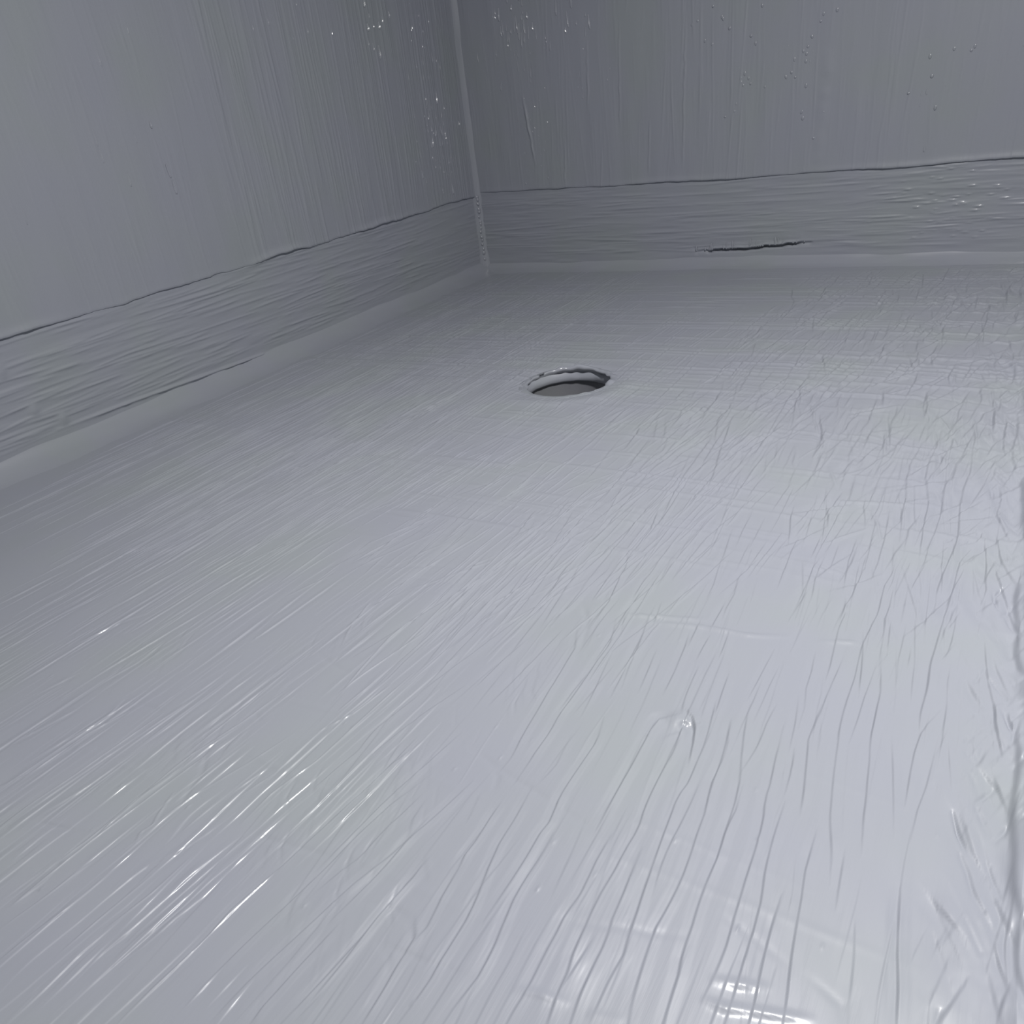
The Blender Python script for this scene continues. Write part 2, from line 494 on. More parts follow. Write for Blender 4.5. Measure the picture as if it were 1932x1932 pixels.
s -54.1,660.9 -53.1,638.1 -55.5,615.2 -54.4,594.5 -53,572.4 -54.8,543.3 -56,524.8 -54.3,504 -53,486 -52.9,458.9 -53.1,444.2 -50.9,424
s -39.1,503.5 -34.5,473.6 -33.9,455.4 -32.7,431.4
m -74.4,572.3 -75.4,547.6 -73.3,520.7 -70.9,493.5 -70.2,475.4
m -42.8,566.3 -40.5,541.6 -38.5,522.6
m -24.6,534.2 -23.1,509.5
m -31.4,508.4 -31.9,492.1
m -73.6,749.3 -68.5,693.3 -66.6,651 -66.2,619.8
m -64.4,762.7 -61.9,728.2
m -77.7,700.2 -77.8,677.8
m -77.2,659.5 -74.9,619.7
m -85.3,794.6 -83.6,750 -86.2,724.6
m -102,670.3 -100.5,631.3
m -108.5,643.5 -108,611.6 -103.4,580.3
m -90.3,686.7 -89.2,646.7 -83.7,600.3
m -119.6,681 -118.7,646.4
m -109.5,940 -101,879.4
m -31.7,662.2 -36,613.8
m -17.9,556.6 -16.2,543.8
m -64.9,502.1 -65.9,446.3 -65.7,418
s -21,925.4 -17.3,917 -8.8,923.5
s 20.2,882.2 16.7,848.8 12.6,828.3
S 13.9,915.2 20.9,870 26.8,863.4
D 26.1,851.2 31.4,789.5 34,740.2
S 6.3,964.5 -3.3,929.4 -6.6,897.2
m -294.9,914.8 -287.7,884.2 -283.3,797 -278.3,745.7 -266.4,666.8
s -284.9,959.2 -267.6,858 -257.6,810.3 -246.9,754
s -277.4,691.7 -269.3,655.1 -268.7,629.1 -267.5,614.3
s -271.4,603.2 -263.4,581.9 -260.3,555.6 -254.1,523.5 -253.2,511.6 -251.8,484.7
m -265.3,540.8 -254.8,515.1
s -272.3,509 -260.2,493.3 -254,480.1
m -302.3,758.7 -309.8,659.6 -313.9,584.9 -309,530.5
m -319.9,760.7 -326.1,666.3 -335.9,603.3 -338.3,520.7 -342.3,422
m -287.3,762.6 -289.9,643.6 -295.1,571.6 -304.1,493.9 -308.5,420.1
m -508.1,507.9 -467.2,513.5 -433.3,527 -389.1,531.6
m -452.4,501.3 -417.2,503.5 -391.2,505.2
f -506.8,584.5 -455.1,585.8 -412.4,587.8
m -464.7,638.5 -421.4,627.1 -381,621.9
f -465.3,770.4 -423.3,776.9 -366.2,787.2
m -385.7,750.7 -321.4,750.4 -261.3,750.2 -216.7,755.9
f -346.8,508.9 -301.3,515.7 -254.8,515.1
c -231.5,507.3 -202.4,513.7 -172.3,520.6
c -210.7,503.2 -168.9,510.7 -132.6,511.2 -107.1,518.8
s -453.7,450.5 -444.7,411.7 -433.6,388.4
f -603.3,1548.6 -496.4,1554.9 -360.3,1551.1 -266.3,1550.4
m -523.9,1343.2 -408,1349.9 -310.1,1350.2 -228.2,1357.2 -151.1,1367.9
f -180.9,1329.5 -95.9,1325.8 -25.6,1319.9
f -416.6,1139.4 -362,1141.9
m -335.9,1046.2 -270.3,1049.3
m -229.6,1046.5 -140.4,1054.4 -65.4,1063.7 12.5,1045.2
f -561.2,1439.6 -423.6,1431.1 -300.1,1429.1
f -466.3,1194 -400.2,1173.1 -333.7,1137
"""

# ------------------------------------------------------------------ floor
# two height fields: a fine one in the foreground, a coarser one behind it
def spread(a, b, fa, fb):
    """Positions from a to b whose spacing runs from fa to fb."""
    out = [a]
    while out[-1] < b:
        out.append(out[-1] + fa + (fb - fa) * (out[-1] - a) / (b - a))
    return np.array(out)
def block(cols, rows):
    U, V = np.meshgrid(cols, rows)
    return Relief(U, V)
SEAM = 0.78
near = block(spread(XL, 0.075, 0.00060, 0.00044), spread(0.0, SEAM, 0.0015, 0.0021))
back = block(spread(XL, 0.075, 0.00110, 0.00095), spread(SEAM - 0.004, YB, 0.0022, 0.0032))
rel = Blocks([near, back])
row_gap = lambda y: 0.0015 + 0.00075 * y if y < SEAM else 0.0022 + 0.00095 * (y - SEAM)

# kind: height of the lap, its width
KIND = {'f': (0.0004, 0.0006), 'm': (0.0009, 0.0006), 's': (0.0012, 0.0006), 'S': (0.0015, 0.0007), 'D': (0.0040, 0.0022), 'c': (0.0008, 0.0012), 'L': (0.0030, 0.0009)}
for line in STROKES.strip().splitlines():
    k, *pts = line.split()
    pts = [tuple(float(c) * 0.001 for c in q.split(',')) for q in pts]
    h, w = KIND[k]
    y0 = pts[0][1]
    grow = 1 + 0.8 * max(0, y0 - 0.35)
    h, w = h * grow, w * grow
    mode = 'ridge' if k == 'c' else 'fold'
    if mode == 'fold' and k != 'D' and pts[0][0] < (-0.25 if k == 'S' else -0.34):       # left of the viewer the strokes stand up as thin ridges
        h, w, mode = (0.0009, 0.00062, 'lap') if k == 'S' else (0.55 * h, 1.05 * w, 'ridge')
    if k not in 'DL' and abs(pts[0][0] - pts[-1][0]) > 0.4 * abs(pts[0][1] - pts[-1][1]) and math.dist(pts[0], pts[-1]) > 0.012:
        w = max(w, 1.25 * row_gap(y0))                # laid across: a soft low ridge
        h, mode = {'f': 0.10, 'm': 0.17, 's': 0.2, 'S': 0.3, 'c': 0.5}[k] * w, 'ridge' if k in 'Sc' else 'groove'
    dense = [pts[0]]
    for a, b in zip(pts[:-1], pts[1:]):
        n = max(1, int(math.dist(a, b) / 0.012))
        for t in range(1, n + 1):
            dense.append((a[0] + (b[0] - a[0]) * t / n + (rng.normal(0, 0.00018) if mode == 'fold' else 0), a[1] + (b[1] - a[1]) * t / n))
    rel.stroke(dense, h, w, step=0.009, wob=0.0, rough=0.1 if k == 'D' else 0.3, mode=mode)

R = rel.random
# long straight brush runs beside the left wall
R(200, (-1.12, -0.70), (0.62, 1.72), (0.15, 0.75), (0, 0.8), (0.0005, 0.0012), (0.001, 0.0015), folds=0.1)
R(300, (-1.08, -0.60), (0.48, 1.55), (0.05, 0.30), (0.5, 2.5), (0.0003, 0.0007), (0.0008, 0.0011), folds=0.15)
# hatching over the middle
R(700, (-0.85, -0.20), (0.48, 1.45), (0.03, 0.22), (2, 4), (0.00035, 0.0009), (0.0007, 0.0010), folds=0.25)
R(260, (-0.80, -0.30), (0.45, 1.10), (0.03, 0.12), (16, 7), (0.0003, 0.0006), (0.0007, 0.001), folds=0.2)
R(260, (-0.40, 0.03), (0.12, 0.70), (0.02, 0.10), (-4, 3), (0.00006, 0.0002), (0.0005, 0.0008), folds=0.8)
R(170, (-0.40, 0.02), (0.38, 0.95), (0.03, 0.12), (-4, 4), (0.0003, 0.0005), (0.0006, 0.0009), folds=1.0)
# wet ridges in the left foreground
R(280, (-0.84, -0.30), (0.03, 0.50), (0.03, 0.16), (2, 1.5), (0.0004, 0.0009), (0.0005, 0.0007), rough=0.7, laps=True)
R(260, (-0.80, -0.42), (0.18, 0.48), (0.010, 0.04), (2, 3), (0.0005, 0.0010), (0.0005, 0.0007), rough=0.6, laps=True)
# strokes across, mainly near the back wall
R(170, (-1.05, 0.0), (1.05, 1.77), (0.10, 0.60), (90, 0.8), (0.0004, 0.0012), (0.0034, 0.0044))
R(60, (-0.80, -0.05), (0.20, 1.0), (0.04, 0.22), (92, 3), (0.00008, 0.00025), (0.0022, 0.0028))
R(110, (-0.60, 0.0), (0.60, 1.1), (0.04, 0.25), (91, 1.5), (0.0003, 0.0008), (0.0024, 0.0032))
# wrinkled film along the kerb at the back right
R(520, (-0.38, 0.02), (0.85, 1.74), (0.03, 0.12), (1, 9), (0.0006, 0.0015), (0.0012, 0.0018), wob=0.0010, folds=0.6)
R(240, (-0.14, 0.02), (0.55, 1.75), (0.02, 0.06), (12, 22), (0.0007, 0.0018), (0.0013, 0.002), wob=0.0010, folds=0.6)
R(200, (-0.30, 0.0), (0.50, 1.10), (0.02, 0.09), (-1, 6), (0.0003, 0.0007), (0.0007, 0.0011), wob=0.0006, folds=0.9)
# folds gathered against the kerb
for _ in range(330):
    y0 = rng.uniform(0.15, 1.25)
    x0 = curb_x(y0) - rng.uniform(0.002, 0.035)
    L = rng.uniform(0.008, 0.03)
    a = math.radians(rng.choice([-24, 20]) + rng.normal(0, 8))
    rel.stroke([(x0, y0), (x0 + L * math.sin(a), y0 + L * math.cos(a))], rng.uniform(0.0006, 0.0022), rng.uniform(0.0008, 0.0016), mode=rng.choice(['fold', 'fold', 'groove']))
# feathered fans where a brush was turned
for cx0, cy0, n, sx, sy in ((-0.283, 0.262, 34, 0.022, 0.045), (-0.262, 0.385, 26, 0.018, 0.04), (-0.44, 0.40, 30, 0.02, 0.05),
                            (-0.455, 0.245, 30, 0.025, 0.04), (-0.33, 0.21, 22, 0.018, 0.03), (-0.262, 0.165, 24, 0.02, 0.03),
                            (-0.58, 0.30, 24, 0.02, 0.04), (-0.36, 0.49, 22, 0.03, 0.04)):
    for _ in range(n):
        u0, v0 = rng.normal(cx0, sx * 0.6), rng.normal(cy0, sy * 0.6)
        L, a = rng.uniform(0.008, 0.028), math.radians(rng.normal(-22, 8))
        rel.stroke([(u0, v0), (u0 + L * math.sin(a) * 0.8, v0 + L * 0.5 * math.cos(a)), (u0 + L * math.sin(a), v0 + L * math.cos(a))],
                   rng.uniform(0.0002, 0.0006), rng.uniform(0.0006, 0.0009), mode=rng.choice(['fold', 'fold', 'groove']))
# small nibs
for _ in range(120):
    rel.blob(rng.uniform(-0.7, 0.02), rng.uniform(0.1, 1.2), rng.uniform(0.0006, 0.0012), rng.uniform(0.0008, 0.0014), rng.uniform(0.0003, 0.0007))

def floor_height(r):
    """Strokes plus the broad shape: unevenness, the dip and swelling at the drain, a covered fixing, the run-up at the kerb."""
    FX, FY = r.U, r.V
    FZ = r.height()
    FZ += 0.0005 * vnoise(FX, FY, 0.10, 0.18, 3) + 0.00016 * vnoise(FX, FY, 0.03, 0.09, 4)
    rd = np.hypot(FX - DRX, FY - DRY)
    ang = np.arctan2(FY - DRY, FX - DRX)
    FZ += 0.0016 * np.exp(-((rd - 0.098) / 0.012) ** 2) * np.clip(np.cos(ang + 0.9), 0, 1)
    FZ -= 0.0030 * np.exp(-((rd - DRR) / 0.016) ** 2) * (rd < 0.2)
    bx, by = -0.146, 0.400
    dl = np.hypot((FX - bx) / 0.0085, (FY - by) / 0.010)
    FZ += 0.0016 * np.exp(-dl ** 3) * (1 + 0.5 * vnoise(FX, FY, 0.004, 0.005, 9))
    FZ -= 0.0028 * np.exp(-(((FX - bx - 0.004) / 0.0035) ** 2 + ((FY - by + 0.0035) / 0.003) ** 2))
    dk = np.clip(curb_x(FY) - FX, 0, None)
    FZ += 0.005 * np.exp(-dk / 0.008) * (1 + 0.25 * vnoise(FX, FY, 0.01, 0.03, 6))
    FZ += 0.0024 * np.exp(-dk / 0.04) * vnoise(FX + 0.3 * FY, FY, 0.012, 0.05, 7)
    return FZ

verts, quads, nv = [], [], 0
for r in (near, back):
    FX, FY = r.U, r.V
    q = grid_quads(*FX.shape)
    cxq = (0.5 * (FX[:-1, :-1] + FX[:-1, 1:])).ravel()
    cyq = (0.5 * (FY[:-1, :-1] + FY[1:, :-1])).ravel()
    wedge = -0.44 - 1.66 * cyq                        # fine mesh only where the floor runs in front of the viewer
    q = q[(np.hypot(cxq - DRX, cyq - DRY) > DRR + 0.002) & (cxq > wedge) & (cxq < curb_x(cyq) + 0.006)]
    used = np.unique(q)
    remap = np.zeros(FX.size, np.int32)
    remap[used] = np.arange(len(used)) + nv
    verts.append(np.stack([FX, FY, floor_height(r) - (0.0002 if r is back else 0)], -1).reshape(-1, 3)[used])
    quads.append(remap[q])
    nv += len(used)
# plain coarse sheets carry the floor on beside and behind the viewer, flush with the brushed part
ay = np.linspace(0.0, 0.445, 60)
ta = np.linspace(0, 1, 24)
ax = (XL - 0.01) + ((np.maximum(-0.44 - 1.66 * ay, XL - 0.01) + 0.003) - (XL - 0.01))[:, None] * ta[None]
bx_, by_ = np.meshgrid(np.linspace(XL - 0.01, 0.08, 60), np.linspace(-0.30, 0.004, 16))
for gx, gy in ((ax, np.repeat(ay[:, None], 24, 1)), (bx_, by_)):
    quads.append(grid_quads(*gx.shape) + nv)
    verts.append(np.stack([gx, gy, gx * 0 - 0.0003], -1).reshape(-1, 3))
    nv += gx.size
quads, verts = np.concatenate(quads), np.concatenate(verts)
floor = structure(mesh_from('floor', verts, quads, M_FLOOR),
                  'pale grey waterproofing membrane brushed over the shower floor')

# ------------------------------------------------------------------ walls and upstands
def edge_wave(u, amp, seed):
    return amp * (vnoise(u, u * 0, 0.09, 1.0, seed) + 0.5 * vnoise(u, u * 0, 0.028, 1.0, seed + 1) + 0.2 * vnoise(u, u * 0, 0.009, 1.0, seed + 2))

def top_left(yv):   # top edge of the upstand on the left wall
    return 0.167 + edge_wave(yv, 0.0022, 20)
def top_back(xv):
    return np.interp(xv, [-1.17, -1.0, -0.65, -0.2, 0.3], [0.172, 0.169, 0.164, 0.164, 0.172]) + edge_wave(xv, 0.0016, 30)

def wall_sheet(name, along, top_fn, to_world, mat, lip, seed, decorate, flip, label):
    """Brushed coat above the upstand: fine columns along the wall, its lower edge lapping over the upstand."""
    zs = np.concatenate([np.arange(0, 0.46, 0.0034), [0.5, 0.6, 0.8, 1.1, 1.5, WALL_TOP]])
    U = np.repeat(along[None], len(zs), 0)
    base = top_fn(along)
    V0 = np.repeat(zs[:, None], len(along), 1)
    rel = Relief(U, V0)
    decorate(rel)
    off = 0.0022 + rel.height() + 0.0005 * vnoise(U, V0, 0.02, 0.12, seed) + 0.0009 * vnoise(U, V0, 0.11, 0.2, seed + 1)
    lipv = lip(along)
    off += lipv[None] * np.exp(-(V0 / 0.007) ** 2)
    Z = base[None] + V0 * (WALL_TOP - base[None]) / WALL_TOP
    # fold the lower edge back under
    U = np.concatenate([U[:1], U[:1], U]); Z = np.concatenate([Z[:1] + 0.0006, Z[:1] - 0.0003, Z])
    off = np.concatenate([off[:1] * 0 - 0.004, off[:1] * 0.9, off])
    P = to_world(U, off, Z)
    return structure(mesh_from(name, P.reshape(-1, 3), grid_quads(*U.shape, flip=flip), mat), label)

def band_sheet(name, along, top_fn, to_world, mat, seed, decorate, flip, label):
    vs_ = np.arange(0, 0.184, 0.0012)
    rel = Relief(*[a for a in np.meshgrid(along, vs_)])
    decorate(rel)
    off = 0.0006 + rel.height() + 0.0006 * vnoise(rel.U, rel.V, 0.14, 0.018, seed) + 0.0004 * vnoise(rel.U, rel.V, 0.05, 0.006, seed + 1)
    P = to_world(rel.U, off, rel.V)
    return structure(mesh_from(name, P.reshape(-1, 3), grid_quads(*rel.U.shape, flip=flip), mat), label)

to_left = lambda U, off, Z: np.stack([XL + off, U, Z], -1)
to_back = lambda U, off, Z: np.stack([U, YB - off, Z], -1)

def dec_wall_left(rel):
    R = rel.random
    R(420, (0.45, YB), (0.0, 0.44), (0.03, 0.20), (0, 2), (0.0001, 0.0004), (0.0012, 0.0022))
    R(330, (1.10, YB), (0.0, 0.40), (0.05, 0.28), (1, 1.5), (0.0003, 0.0009), (0.0013, 0.0024))
    R(60, (0.45, 1.0), (0.0, 0.40), (0.02, 0.06), (0, 4), (0.0004, 0.0009), (0.0014, 0.002))

def dec_wall_back(rel):
    R = rel.random
    R(520, (-1.16, 0.2), (0.0, 0.40), (0.03, 0.16), (0, 2.5), (0.0001, 0.00035), (0.0012, 0.0022))
    R(60, (-1.0, 0.2), (0.0, 0.36), (0.10, 0.30), (1, 2), (0.0003, 0.0008), (0.0012, 0.002))
    for x0, z0, z1, h in ((-0.665, 0.02, 0.30, 0.0012), (-0.74, 0.02, 0.12, 0.0009), (-0.80, 0.10, 0.30, 0.0009), (-0.87, 0.15, 0.28, 0.001), (-0.935, 0.0, 0.10, 0.0009), (-0.615, 0.04, 0.14, 0.0006)):
        rel.stroke([(x0, z0), (x0 + 0.006, z1)], h, 0.0016, wob=0.0008)
    rel.stroke([(-1.022, 0.19), (-1.012, 0.11), (-1.005, 0.05)], 0.0022, 0.0022, wob=0.0006)
    rel.stroke([(-0.40, 0.0), (-0.392, 0.22)], 0.0010, 0.010, wob=0.001)

def dec_band_left(rel):
    R = rel.random
    R(260, (0.3, 1.55), (0.03, 0.165), (0.04, 0.22), (90, 1.6), (0.0004, 0.0013), (0.0013, 0.0024))
    R(70, (1.2, YB), (0.03, 0.165), (0.06, 0.25), (90, 2), (0.0002, 0.0006), (0.0013, 0.002))
    for y0, z0 in ((0.62, 0.07), (0.60, 0.13), (0.655, 0.046)):
        rel.blob(y0, z0, 0.006, 0.010, 0.003)
    rel.stroke([(0.64, 0.034), (0.78, 0.031), (0.98, 0.024), (1.1, 0.020)], 0.0030, 0.0022, wob=0.0008)

def dec_band_back(rel):
    R = rel.random
    R(190, (-1.15, 0.1), (0.03, 0.16), (0.05, 0.25), (90, 1.5), (0.0003, 0.0009), (0.0012, 0.0022))
    R(60, (-0.35, 0.1), (0.03, 0.16), (0.02, 0.08), (90, 3), (0.0006, 0.0016), (0.0013, 0.0022))
    for _ in range(46):
        rel.blob(rng.normal(-0.16, 0.06), rng.uniform(0.04, 0.155), rng.uniform(0.002, 0.007), rng.uniform(0.0011, 0.0018), rng.uniform(0.0012, 0.0024))
    # the torn slit near the floor and the little runs above it
    px = np.linspace(-0.632, -0.40, 26)
    pz = np.interp(px, [-0.632, -0.60, -0.51, -0.40], [0.030, 0.031, 0.034, 0.041]) + rng.normal(0, 0.0010, 26)
    rel.stroke(np.stack([px, pz], 1), 0.010, 0.0023, step=0.009, wob=0.0, rough=0.2, mode='groove')
    rel.stroke(np.stack([px, pz + 0.0045], 1), 0.0032, 0.0024, step=0.009, wob=0.0, rough=0.3)
    for _ in range(30):
        x0 = rng.uniform(-0.63, -0.41)
        z0 = np.interp(x0, px, pz) + 0.004
        rel.stroke([(x0, z0), (x0 + rng.normal(0, 0.0006), z0 + rng.uniform(0.004, 0.013))], rng.uniform(0.001, 0.003), 0.0017)
    rel.stroke([(-0.632, 0.026), (-0.640, 0.040)], 0.005, 0.0018, mode='groove')

al = np.concatenate([np.arange(-0.30, 0.44, 0.02), np.arange(0.44, YB - 0.006, 0.0016)])
ab = np.concatenate([np.arange(XL + 0.006, 0.10, 0.0015), np.arange(0.10, 0.45, 0.02)])
lip_l = lambda u: 0.0004 + 0.0030 * np.clip(vnoise(u, u * 0, 0.13, 1, 41) + 0.25, 0, 1)
lip_b = lambda u: 0.0002 + 0.0022 * np.clip(vnoise(u, u * 0, 0.12, 1, 51) + 0.2, 0, 1)
wall_l = wall_sheet('wall_left', al, top_left, to_left, M_WALL_L, lip_l, 61, dec_wall_left, True, 'grey membrane coated wall on the left, brushed downwards')
wall_b = wall_sheet('wall_back', ab, top_back, to_back, M_WALL_B, lip_b, 71, dec_wall_back, False, 'grey membrane coated back wall with wet vertical streaks')
bl = np.concatenate([np.arange(-0.30, 0.44, 0.02), np.arange(0.44, YB - 0.004, 0.004)])
bb = np.concatenate([np.arange(XL + 0.004, 0.10, 0.0034), np.arange(0.10, 0.45, 0.02)])
band_l = band_sheet('baseboard_left', bl, top_left, to_left, M_BAND_L, 81, dec_band_left, True, 'sealing band along the foot of the left wall, brushed lengthwise')
band_b = band_sheet('baseboard_back', bb, top_back, to_back, M_BAND_B, 91, dec_band_back, False, 'sealing band along the foot of the back wall with a torn slit')

# ------------------------------------------------------------------ coved joints
def cove(name, s, to_world, mat, ra, rb, seed, flip, label, bow=0.05):
    """Concave fillet between two faces; ra and rb are its widths on each."""
    t = np.linspace(0, 1, 18)
    P = []
    for k, tt in enumerate(t):
        # quadratic curve from (ra, 0) over a pulled-in corner to (0, rb)
        wa = ra * (1 + 0.10 * vnoise(s, s * 0, 0.10, 1, seed) + 0.06 * vnoise(s, s * 0, 0.03, 1, seed + 1))
        wb_ = rb * (1 + 0.10 * vnoise(s, s * 0, 0.12, 1, seed + 2))
        a = (1 - tt) ** 2 * wa + 2 * tt * (1 - tt) * wa * bow
        b = tt ** 2 * wb_ + 2 * tt * (1 - tt) * wb_ * bow
        lift = 0.0022 * math.sin(math.pi * tt) - 0.0012
        n = 0.0005 * vnoise(s, s * 0 + tt, 0.05, 0.3, seed + 3)
        P.append(to_world(s, a + lift + n, b + lift + n))
    P = np.stack(P)
    return structure(mesh_from(name, P.reshape(-1, 3), grid_quads(P.shape[0], P.shape[1], flip=flip), mat), label)

sl = np.arange(-0.30, YB, 0.006)
sb = np.arange(XL, 0.45, 0.006)
sv = np.concatenate([np.arange(0.0, 0.6, 0.004), np.arange(0.6, WALL_TOP, 0.05)])
cove('trim_1', sl, lambda s, a, b: np.stack([XL + a, s, b + 0.0005], -1), M_COVE, 0.050, 0.028, 101, False, 'smooth coved joint between the floor and the left wall')
cove('trim_2', sb, lambda s, a, b: np.stack([s, YB - a, b + 0.0005], -1), M_COVE, 0.034, 0.022, 111, True, 'smooth coved joint between the floor and the back wall')
corner = cove('trim_3', sv, lambda s, a, b: np.stack([XL + a, YB - b, s], -1), M_COVE, 0.020, 0.024, 121, True, 'rounded vertical joint in the wall corner, beaded near the floor', bow=0.02)

# wet beads and runs of film: small rounded drops, half sunk in the coat
def drops(items, parent):
    """items: centre, radii in x, y, z."""
    V, Q = [], []
    for c, r in items:
        n0 = len(V)
        lean = rng.normal(0, 0.10)
        for i in range(9):
            a = math.pi * i / 8
            for j in range(12):
                p = 2 * math.pi * j / 12
                dz = r[2] * math.cos(a)
                V.append((c[0] + r[0] * math.sin(a) * math.cos(p) + lean * dz * (r[0] < 0.9 * r[2]), c[1] + r[1] * math.sin(a) * math.sin(p), c[2] + dz))
        for i in range(8):
            for j in range(12):
                Q.append((n0 + i * 12 + j, n0 + (i + 1) * 12 + j, n0 + (i + 1) * 12 + (j + 1) % 12, n0 + i * 12 + (j + 1) % 12))
    ob = mesh_from('paint_beads', V, Q, M_WET, parent)
    ob['kind'] = 'stuff'
    return ob

drops([((XL + 0.0050 + rng.normal(0, 0.0006), YB - 0.0060 + rng.normal(0, 0.0008), z0 + rng.normal(0, 0.002)), (rr, rr, rr * 1.2))
       for z0, rr in zip(np.linspace(0.030, 0.163, 17), rng.uniform(0.003, 0.0048, 17))], corner)
def runs(items, to_world, parent):
    """Short sagging runs of film on a wall. items: place along the wall, height, length, half width, flank angle, and the side it leans to."""
    V, Q = [], []
    for u0, z0, L, wd, tilt, lean in items:
        n = max(3, int(L / 0.0025))
        n0 = len(V)
        bend = rng.normal(0, 0.08)
        top = wd * math.tan(math.radians(tilt))
        for i in range(n + 1):
            s = i / n
            taper = math.sin(math.pi * (0.12 + 0.80 * s)) ** 0.6
            hgt = top * min(1.0, 0.3 + 5 * s) * (1.15 - 0.85 * s) * (1 + rng.normal(0, 0.012))
            uc = u0 + bend * s * L
            for t, hh in ((-1.0, -0.4), (0.55, 1.0), (0.8, 0.85), (1.15, -0.4)):
                V.append((uc + t * lean * wd * taper, hh * hgt + 0.0022, z0 + s * L))
        for i in range(n):
            for j in range(3):
                a = n0 + i * 4 + j
                Q.append((a, a + 1, a + 5, a + 4))
    V = np.array(V)
    ob = mesh_from('paint_runs', to_world(V[:, 0], V[:, 1], V[:, 2]), Q, M_WET, parent, smooth=False)
    ob['kind'] = 'stuff'

items = []
for y0, z0, sy, sz, n in ((1.70, 0.33, 0.028, 0.11, 110), (1.53, 0.46, 0.05, 0.05, 16), (0.90, 0.38, 0.05, 0.09, 12), (1.35, 0.47, 0.05, 0.03, 8), (0.78, 0.27, 0.10, 0.07, 8), (1.2, 0.5, 0.1, 0.03, 6), (1.61, 0.25, 0.02, 0.05, 6)):
    for _ in range(n):
        yy, zz = min(rng.normal(y0, sy), YB - 0.04), rng.normal(z0, sz)
        if zz > 0.18:
            items.append((yy, zz, rng.choice([0.006, 0.009, 0.016]) * rng.uniform(0.8, 1.5), rng.uniform(0.0013, 0.0023), rng.normal(27 + 28 * (yy - 0.9), 5), 1))
runs(items, to_left, wall_l)
items = []
for x0, z0, sx, sz, n, long in ((-1.03, 0.45, 0.030, 0.05, 46, 1), (-0.995, 0.27, 0.02, 0.06, 38, 0), (-0.94, 0.44, 0.04, 0.04, 16, 1), (-0.875, 0.39, 0.010, 0.05, 10, 1),
                                (-0.60, 0.41, 0.03, 0.03, 12, 1), (-0.555, 0.32, 0.02, 0.03, 16, 0), (-0.43, 0.34, 0.03, 0.06, 30, 0), (-0.2, 0.28, 0.05, 0.08, 12, 0), (-0.6, 0.27, 0.2, 0.06, 8, 0)):
    for _ in range(n):
        xx, zz = rng.normal(x0, sx), rng.normal(z0, sz)
        if zz > 0.18:
            items.append((xx, zz, (rng.choice([0.006, 0.012, 0.022]) if long else 0.006) * rng.uniform(0.7, 1.4), rng.uniform(0.0013, 0.0023), rng.normal(max(12, 34 - 31 * (xx + 1.0)), 5), -1))
runs(items, to_back, wall_b)
drops([((rng.normal(x0, sx), YB - 0.0024, rng.normal(z0, sz)), (rng.uniform(0.0018, 0.003), 0.0014, rng.uniform(0.002, 0.0042)))
       for x0, z0, sx, sz, n in ((-0.60, 0.42, 0.03, 0.03, 10), (-0.555, 0.32, 0.02, 0.03, 12), (-0.43, 0.35, 0.03, 0.06, 22), (-0.2, 0.30, 0.05, 0.05, 8)) for _ in range(n)], wall_b)
# little runs hanging above the torn slit
items = []
for x0 in np.sort(rng.uniform(-0.635, -0.405, 34)):
    z0 = float(np.interp(x0, [-0.632, -0.60, -0.51, -0.40], [0.030, 0.031, 0.034, 0.041])) + 0.0025
    items.append((x0, z0, rng.choice([0.004, 0.006, 0.013]) * rng.uniform(0.7, 1.3), rng.uniform(0.0009, 0.002), rng.uniform(30, 60), -1))
runs(items, to_back, band_b)

# ------------------------------------------------------------------ kerb on the right
ky = np.concatenate([np.arange(-0.30, 0.10, 0.02), np.arange(0.10, YB, 0.003)])
prof = np.concatenate([np.stack([np.linspace(-0.004, 0.10, 34) * 0.0, np.linspace(-0.004, 0.10, 34)], 1),
                       np.stack([0.008 * (1 - np.cos(np.linspace(0, math.pi / 2, 8)))[1:], 0.10 + 0.008 * np.sin(np.linspace(0, math.pi / 2, 8))[1:]], 1),
                       np.stack([np.linspace(0.012, 0.112, 12), np.full(12, 0.108)], 1),
                       np.array([[0.118, 0.10], [0.12, 0.0]])])
KX = curb_x(ky)[None] + prof[:, :1] + 0.6 * np.clip(prof[:, 1:], 0, None)   # the face leans back a little
KZ = np.repeat(prof[:, 1:], len(ky), 1)
KY = np.repeat(ky[None], len(prof), 0)
face = np.exp(-(prof[:, :1] / 0.02) ** 2)
KX = KX - face * (0.0030 * vnoise(KY + 0.9 * KZ, KZ, 0.045, 0.05, 131) + 0.0016 * vnoise(KY - 1.2 * KZ, KZ, 0.021, 0.03, 132) + 0.001)
kerb = mesh_from('shower_kerb', np.stack([KX, KY, KZ], -1).reshape(-1, 3), grid_quads(*KX.shape, flip=False), M_COVE)
tag(kerb, 'low grey membrane covered kerb with crumpled folds at the right edge', 'kerb')

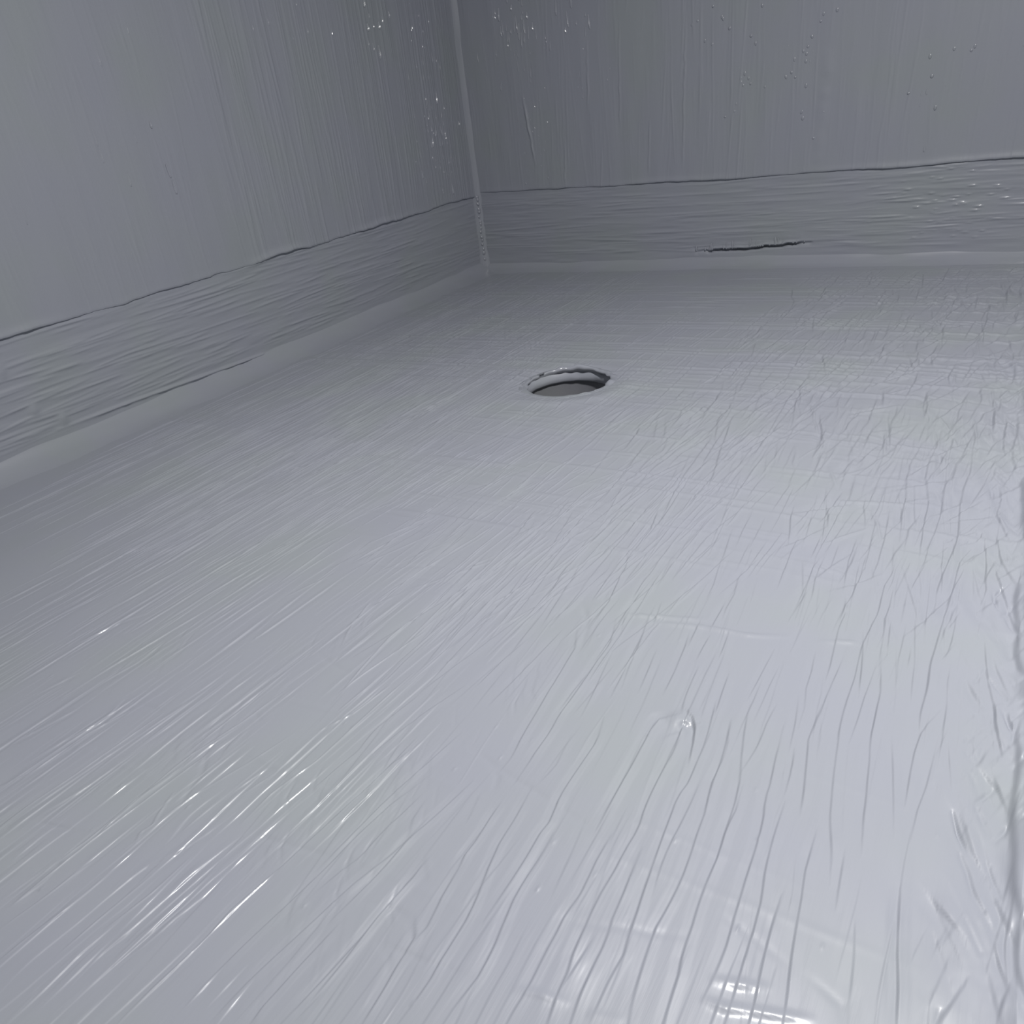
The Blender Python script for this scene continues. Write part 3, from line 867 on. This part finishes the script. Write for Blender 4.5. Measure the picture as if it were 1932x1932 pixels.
# ------------------------------------------------------------------ drain
drain = bpy.data.objects.new('floor_drain', None)
COL.objects.link(drain)
drain.location = (DRX, DRY, 0)
drain.empty_display_size = 0.05
tag(drain, 'round open drain hole with ragged membrane rim in the floor', 'drain')
na = 144
th = np.linspace(0, 2 * math.pi, na, endpoint=False)
def ring_noise(seed, k):
    r = np.random.default_rng(seed)
    return sum(r.normal(0, 1) * np.cos(i * th + r.uniform(0, 6.28)) / i ** 0.7 for i in range(2, k)) / 2.2
def revolve(name, rings, mat):
    P = np.stack([np.stack([r * np.cos(th), r * np.sin(th), z + 0 * th], -1) for r, z in rings])
    nr_ = len(rings)
    a = np.arange(nr_ * na).reshape(nr_, na)
    b = np.roll(a, -1, 1)
    q = np.stack([a[:-1], b[:-1], b[1:], a[1:]], -1).reshape(-1, 4)
    return mesh_from(name, P.reshape(-1, 3), q, mat, drain)
n1, n2, n3 = ring_noise(1, 16), 1.5 * ring_noise(2, 30), 1.5 * ring_noise(3, 24)
far = np.clip(np.sin(th), 0, 1)              # the far side of the rim carries thick lumps of film
lump = np.exp(-((th - 1.75) / 0.22) ** 2) + 0.8 * np.exp(-((th - 2.2) / 0.10) ** 2) + 0.9 * np.exp(-((th - 0.12) / 0.13) ** 2)
RR = DRR
revolve('rim', [(RR + 0.014 + 0.002 * n1, -0.006), (RR + 0.010 + 0.0014 * n1, -0.0024 + 0.0004 * n2),
                (RR + 0.004 + 0.0010 * n2, -0.0022 + 0.0007 * n3 + (0.002 + 0.0006 * n2) * far + 0.003 * lump), (RR + 0.0010 * n2, -0.0020 + 0.0008 * n2 + 0.0025 * far + 0.0035 * lump),
                (RR - 0.0020 + 0.0016 * n3 - 0.003 * lump, -0.003 + 0.0012 * n3 + 0.0025 * far + 0.001 * lump), (RR - 0.0016 + 0.0020 * n3 - 0.003 * lump, -0.0055 + 0.0014 * n2 + 0.002 * far),
                (RR + 0.0012, -0.0075 + 0.0006 * n2)], M_WET)
revolve('throat', [(RR + 0.0014 + 0.0006 * n1, -0.006), (RR - 0.0015 + 0.0008 * n3, -0.010), (RR - 0.0025 + 0.0007 * n2, -0.014), (RR - 0.003 + 0.0008 * n1, -0.0185 + 0.0010 * n2),
                   (RR - 0.0015 + 0.0004 * n2, -0.0205), (RR + 0.008, -0.0205)], M_COVE)
pipe_r = RR + 0.001
revolve('pipe', [(pipe_r + 0 * th, -0.016), (pipe_r + 0.0006 * n1, -0.03), (pipe_r - 0.002 + 0.0005 * n2, -0.05), (pipe_r - 0.004 + 0 * th, -0.085)], M_PIPE)
revolve('trap_floor', [(pipe_r + 0.001 + 0 * th, -0.082), (0.045 + 0 * th, -0.080 + 0.0008 * n1), (0.02 + 0 * th, -0.079), (0.0004 + 0 * th, -0.079)], M_PIPE)
